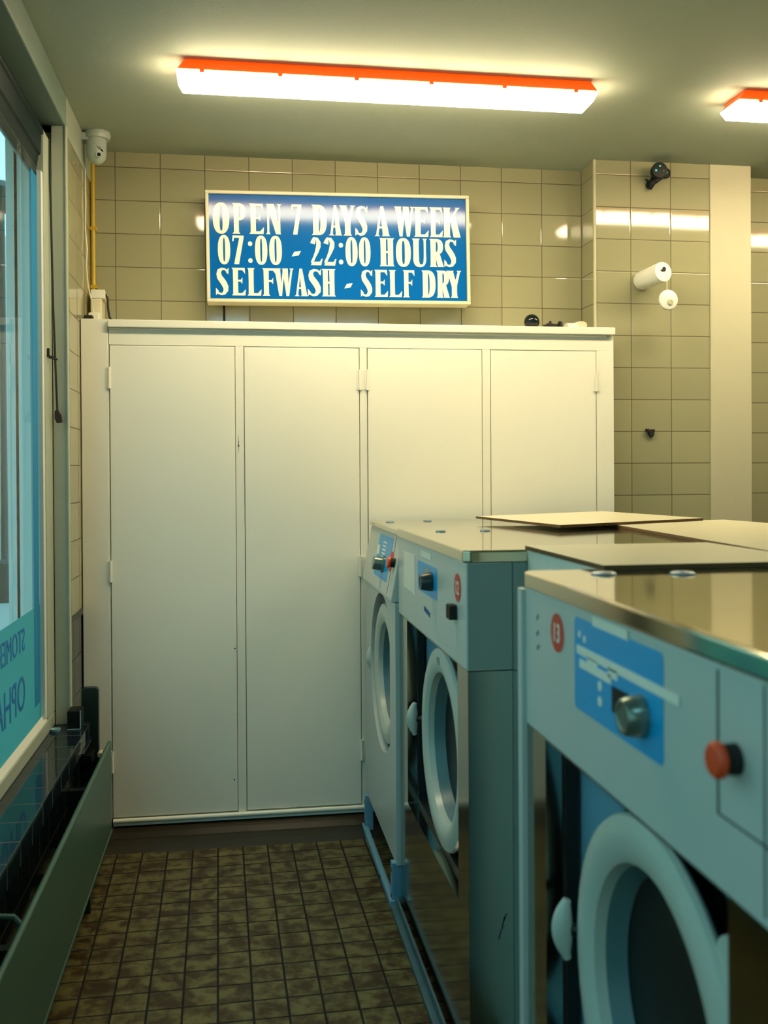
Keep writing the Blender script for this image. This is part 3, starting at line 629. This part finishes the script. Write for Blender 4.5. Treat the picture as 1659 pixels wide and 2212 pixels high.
def machine_A(y0, y1, oy0, oy1, dyc, label, loc, num):
    t = thing('washing_machine', label, 'washing machine', loc, 'washing machines in a row')
    XF = .56; XBk = 1.32
    # inner carcass (behind front plate)
    bm = B(); box(bm, .67, XBk, y0+.003, y1-.003, .03, 1.034)
    obj('body', bm, M['machine2'], t, bevel=.003)
    # front plate of polished steel with a rectangular opening
    yo = rrect(y0, y1, .05, 1.036, .002, 5); yi = rrect(oy0, oy1, .42, 1.034, .004, 5, (1, 1, 1, 1))
    bm = ringplate(B(), yo, yi, XF, XF+.055); obj('front_plate', bm, M['steel'], t, label='polished steel lower front plate')
    bm = B(); ringplate(bm, rrect(oy0, oy1, .42, 1.034, .004, 5), rrect(oy0+.012, oy1-.012, .436, 1.03, .004, 5), XF+.035, XF+.058); obj('opening_gasket', bm, M['gasket'], t)
    # recessed enamelled front with round hole
    n = 72; hole = [(dyc+.305*math.cos(2*PI*k/n), .72+.305*math.sin(2*PI*k/n)) for k in range(n)]
    sq = []
    for k in range(n):
        c, s = math.cos(2*PI*k/n), math.sin(2*PI*k/n); f = 1/max(abs(c), abs(s)); sq.append((min(max(dyc+c*f*.5, y0+.02), y1-.02), min(max(.72+s*f*.36, .30), 1.034)))
    obj('recessed_front', ringplate(B(), sq, hole, .625, .640), M['machine2'], t)
    obj('drum_surround', bx(.641, .668, y0+.02, y1-.02, .33, 1.03), M['gasket'], t)
    obj('side_panel', bx(.561, .672, y0-.002, y0+.0035, .05, 1.036), M['steelside'], t)
    obj('side_strip', bx(.674, 1.31, y0-.001, y0+.003, .05, 1.034), M['sidepaint'], t)
    # control box
    bm = B(); box(bm, XF-.004, .672, y0-.003, y1, 1.038, 1.304); fas = obj('control_box', bm, M['machine'], t, bevel=.004)
    obj('side_cover', bx(.560, .6715, y0-.0055, y0-.0032, 1.042, 1.302), M['sidepaint'], t)
    obj('rear_cover', bx(.674, XBk, y0-.003, y1, 1.036, 1.304), M['sidepaint'], t, bevel=.002)
    top_slab(t, y0-.006, y1+.004, .550, XBk, 1.304, ZT)
    # plinth
    bm = B(); box(bm, .60, 1.25, y0+.02, y1-.02, 0, .05); obj('plinth', bm, M['gasket'], t)
    d = door(t, .585, dyc, .724, .290, .216)
    handle(d, .575, oy1-.09, .725)
    bm = B(); poly = rrect(oy0-.02, dyc-.20, .49, .955, .03, 4); prism(bm, [(.592, y, z) for y, z in poly], (.03, 0, 0)); obj('hinge_plate', bm, M['door_ring'], d, bevel=.004)
    return t

FX = .556
# ---- machine in the middle
t = machine_A(2.345, 3.362, 2.462, 3.217, 2.79, 'middle washing machine, with white notice and badge 12 on its fascia', (.94, 2.85, 0), '12')
bm = B(); prism(bm, [(FX-.0012, y, z) for y, z in ((3.245, 1.262), (3.04, 1.266), (3.04, 1.139), (3.245, 1.146))], (.0014, 0, 0)); obj('notice', bm, M['sticker'], t, label='white paper notice')
obj('control_label', prism(B(), [(FX-.0012, y, z) for y, z in rrect(2.695, 2.985, 1.165, 1.256, .008)], (.0014, 0, 0)), M['label'], t, label='bright blue control label')
bm = B(); prism(bm, [(FX-.0020, y, z) for y, z in ((2.86, 1.245), (2.80, 1.245), (2.80, 1.185), (2.86, 1.185))], (.0014, 0, 0)); obj('dial_plate', bm, M['knob'], t)
knob(t, FX-.0015, 2.765, 1.212, .027, .034, M['knobdark'])
obj('sticker', bx(FX-.0014, FX+.0002, 2.78, 2.93, 1.272, 1.290), M['sticker'], t)
badge(t, FX-.0003, 2.435, 1.233, .036, '12')
bm = B(); prism(bm, [(FX-.020, y, z) for y, z in rrect(2.442, 2.488, 1.149, 1.187, .006)], (.021, 0, 0)); obj('switch', bm, M['blackm'], t, bevel=.002, label='black square push switch')
bm = B()
for k in range(5): tube(bm, [(FX-.0005, 2.885-.018*k, 1.125-.002*k), (FX-.0005, 2.878-.018*k, 1.112-.002*k), (FX-.0005, 2.870-.018*k, 1.126-.002*k)], .0016, 6)
obj('print', bm, M['scribble'], t)
d = [c for c in t.children if c.name.startswith('door')][0]
lathe_bm = B(); prism(lathe_bm, [(.5765, 2.79+.022*math.cos(a*PI/10), .978+.011*math.sin(a*PI/10)) for a in range(20)], (.004, 0, 0)); obj('emblem', lathe_bm, M['greydisc'], d)
bm = B()
for (x, z, l) in ((.640, .395, .03), (.632, .372, .022), (.645, .415, .018)): prism(bm, [(x, 2.3425, z), (x+.004, 2.3425, z), (x+.010, 2.3425, z+l), (x+.007, 2.3425, z+l)], (0, .0012, 0))
obj('scratch', bm, M['blackm'], t)
# ---- nearest machine
t = machine_A(.93, 1.845, 1.058, 1.735, 1.352, 'nearest washing machine, with badge 13 and a red button at the right edge', (.94, 1.39, 0), '13')
obj('edge_trim', bx(.548, .5605, 1.846, 1.872, .05, 1.30), M['machine'], t, bevel=.002, label='pale edge strip')
lab = obj('control_label', prism(B(), [(FX-.0012, y, z) for y, z in rrect(1.220, 1.561, 1.137, 1.288, .010)], (.0014, 0, 0)), M['label'], t, label='bright blue control label')
bm = B()
box(bm, FX-.0022, FX-.0012, 1.335, 1.475, 1.285, 1.300)
for y0, y1, z0, z1 in ((1.17, 1.548, 1.229, 1.243), (1.40, 1.535, 1.208, 1.222), (1.455, 1.50, 1.222, 1.231), (1.375, 1.41, 1.218, 1.232)): box(bm, FX-.0022, FX-.0012, y0, y1, z0, z1)
for y, z, r in ((1.535, 1.262, .006), (1.512, 1.257, .006), (1.445, 1.196, .008), (1.445, 1.172, .008)): lathe(bm, (FX-.0012, y, z), (-1, 0, 0), [(0, 0), (0, r), (.001, r), (.001, 0)], 14)
obj('sticker', bm, M['sticker'], t, label='white sticker strips')
bm = B(); prism(bm, [(FX-.0026, y, z) for y, z in ((1.395, 1.207), (1.335, 1.208), (1.335, 1.172), (1.395, 1.168))], (.0020, 0, 0)); obj('coin_slot', bm, M['black'], t)
knob(t, FX-.0012, 1.288, 1.188, .030, .030, M['knob'])
badge(t, FX-.0003, 1.651, 1.245, .034, '13')
bm = B()
for k, (dy, dz) in enumerate(((0, 0), (.006, -.004), (0, -.03), (.007, -.034), (-.004, -.056), (.005, -.06))): box(bm, FX-.0008, FX, 1.765+dy-.005, 1.765+dy, 1.262+dz-.008, 1.262+dz)
obj('print', bm, M['ringin'], t)
obj('button_collar', lathe(B(), (FX, 1.030, 1.203), (-1, 0, 0), [(0, 0), (0, .018), (.016, .017), (.016, 0)], 24), M['blackm'], t)
obj('stop_button', lathe(B(), (FX-.016, 1.030, 1.203), (-1, 0, 0), [(0, 0), (0, .015), (.004, .021), (.010, .021), (.014, .017), (.015, 0)], 28), M['red'], t, smooth=True, label='orange red push button')
bm = B(); box(bm, FX-.0006, FX+.001, 1.070, 1.0745, 1.128, 1.296); box(bm, FX-.0006, FX+.001, .931, 1.0745, 1.126, 1.1285); box(bm, FX-.0006, FX+.001, .968, .971, 1.05, 1.30); obj('panel_seam', bm, M['gasket'], t)

# ---- farthest machine, an older model with a leaning fascia
t = thing('washing_machine', 'farthest washing machine, white framed older model touching the cupboard', 'washing machine', (.94, 3.76, 0), 'washing machines in a row')
Y0, Y1 = 3.370, 4.150; XF = .545
n = 72; cy, cz = 3.70, .765
cut = 3.498; hole = []; sq = []
for k in range(n):
    c, s = math.cos(2*PI*k/n), math.sin(2*PI*k/n)
    hy, hz = cy+.30*c, cz+.30*s
    hole.append((max(hy, cut), hz)); f = 1/max(abs(c), abs(s)); sq.append((min(max(cy+c*f*.6, Y0), Y1), min(max(cz+s*f*.62, .15), 1.07)))
obj('front_panel', ringplate(B(), sq, hole, XF, XF+.03), M['machine'], t, label='pale enamel front with round cut-out')
obj('body', bx(.66, 1.30, Y0+.004, Y1-.004, .15, 1.304), M['machine2'], t, bevel=.003)
obj('side_panel', bx(XF+.031, .658, Y0+.001, Y0+.008, .15, 1.07), M['machine'], t)
obj('drum_surround', bx(.630, .655, Y0+.02, Y1-.02, .20, 1.06), M['gasket'], t)
bm = B(); prism(bm, [(x, Y0, z) for x, z in ((.531, 1.072), (.531, 1.085), (.572, 1.304), (.66, 1.304), (.66, 1.072))], (0, Y1-Y0, 0)); obj('control_box', bm, M['machine'], t, bevel=.004)
def slant(y, z, off=.0012):
    x = .531+(.572-.531)*(z-1.085)/(1.304-1.085); return (x-off, y, z)
ex = (.0014, 0, -.0002)
obj('control_label', prism(B(), [slant(y, z) for y, z in rrect(3.53, 3.86, 1.125, 1.285, .01)], ex), M['label'], t, label='bright blue control label')
bm = B(); prism(bm, [slant(y, z, .002) for y, z in ((3.87, 1.24), (3.81, 1.242), (3.81, 1.205), (3.87, 1.205))], ex)
for k in range(5): prism(bm, [slant(y, z, .002) for y, z in ((3.74, 1.262-.014*k), (3.66+.01*(k % 2), 1.262-.014*k), (3.66+.01*(k % 2), 1.256-.014*k), (3.74, 1.256-.014*k))], ex)
obj('sticker', bm, M['sticker'], t)
bx0 = slant(3.655, 1.180, 0)
obj('dial', lathe(B(), bx0, (-1, 0, .18), [(-.005, 0), (-.005, .032), (.008, .032), (.010, .027), (.040, .025), (.043, .022), (.043, 0)], 28), M['knob'], t, smooth=True)
b0 = slant(3.50, 1.205, .001)
obj('number_badge', lathe(B(), b0, (-1, 0, .18), [(0, 0), (0, .036), (.001, .036), (.001, 0)], 32), M['badge'], t, label='red round number badge')
b1 = Vector(slant(3.425, 1.205, 0))
obj('button_collar', lathe(B(), b1, (-1, 0, .18), [(-.004, 0), (-.004, .017), (.016, .016), (.016, 0)], 20), M['blackm'], t)
obj('stop_button', lathe(B(), b1+Vector((-.0155, 0, .003)), (-1, 0, .18), [(0, 0), (0, .014), (.004, .021), (.011, .020), (.013, 0)], 24), M['red'], t, smooth=True)
obj('panel_seam', prism(B(), [slant(y, z) for y, z in ((3.478, 1.295), (3.474, 1.295), (3.474, 1.09), (3.478, 1.09))], ex), M['ringin'], t)
top_slab(t, Y0+.008, Y1+.002, .560, 1.30, 1.304, 1.322)
d = door(t, .560, cy+.02, cz-.01, .268, .195)
handle(d, .560, 4.03, .755, zlen=.050)
bm = B()
for y in (Y0+.01, Y1-.045): box(bm, .530, .565, y, y+.035, .0, .155)
box(bm, .522, .545, Y0, Y1, 0, .022); box(bm, .522, .540, Y0, Y1, .022, .026)
obj('foot_frame', bm, M['machine2'], t, bevel=.002, label='blue grey angle iron base')
bm = B()
for y in (Y0+.028, Y1-.028):
    for z in (.035, .125): lathe(bm, (.5302, y, z), (-1, 0, 0), [(0, 0), (0, .008), (.001, .008), (.001, 0)], 14)
for y in (3.62, 3.90): lathe(bm, (.5222, y, .012), (-1, 0, 0), [(0, 0), (0, .007), (.001, .007), (.001, 0)], 14)
obj('bolt_hole', bm, M['blackm'], t)
obj('base_void', bx(.62, 1.25, Y0+.01, Y1-.01, .0, .149), M['gasket'], t)
tag(obj('floor_rail', box(bx(.522, .548, .6, 3.366, 0, .016), .540, .548, .6, 3.366, .016, .045), mat('worn_blue_rail', (.05, .12, .15), .45, noise=.5, nscale=20), bevel=.002), 'worn blue metal rail on the floor along the two nearer washing machines', 'rail')

# studs on the steel tops
def stud(x, y, z, label, r=.014):
    bm = lathe(B(), (x, y, z), (0, 0, 1), [(0, 0), (0, r*1.2), (.002, r*1.2), (.005, r), (.006, 0)], 20)
    return tag(obj('round_cap', bm, M['greydisc'], smooth=True), label, 'cap', 'grey caps on the machine tops')
stud(.652, 3.10, ZT, 'grey cap on the middle machine top, nearer the fascia'); stud(.800, 3.10, ZT, 'grey cap on the middle machine top, farther from the fascia')
stud(.625, 3.98, 1.322, 'grey cap on the farthest machine top, nearer the fascia', .015); stud(.790, 4.02, 1.322, 'grey cap on the farthest machine top, farther from the fascia', .015)
stud(.680, 1.750, ZT, 'bluish cap on the nearest machine top, nearer the fascia', .020); stud(.825, 1.725, ZT, 'bluish cap on the nearest machine top, farther from the fascia', .020)

# loose boards on the machines
def board(name, pts, z, th, label, m=None):
    bm = B(); prism(bm, [(x, y, z+dz) for x, y, dz in pts], (0, 0, th))
    for f in bm.faces:
        f.normal_update()
        if abs(f.normal.z) < .5: f.material_index = 1
    return tag(obj(name, bm, [m or M['board'], M['board_edge']]), label, 'board', 'loose cream boards on the machines')
board('cover_board', [(1.289, 3.33, 0), (1.185, 1.86, 0), (1.86, 1.86, 0), (1.85, 2.9, 0), (1.79, 3.40, 0)], 1.3355, .009, 'large cream board behind, reaching to the right edge of the photo')
board('cover_board', [(.924, 3.72, 0), (1.034, 3.04, 0), (1.68, 3.345, 0), (1.56, 4.03, 0)], 1.3452, .009, 'cream board with brown edge lying askew over the two farther washing machines')
board('cover_board', [(.704, 2.335, 0), (.704, 1.812, 0), (1.183, 1.812, 0), (1.183, 2.335, 0)], 1.3355, .010, 'nearest cream board with dark edge, lying between the two nearer washing machines')
tag(obj('infill_sheet', bx(.712, .722, 1.850, 2.338, 0, 1.3354), M['sticker']), 'white upright sheet closing the gap between the two nearer washing machines', 'sheet')
struct(obj('wall_duct', bx(1.33, 1.80, .6, 4.1, 0, 1.335), M['sidepaint']))

SC.cycles.max_bounces = 10; SC.cycles.diffuse_bounces = 5; SC.cycles.transparent_max_bounces = 12
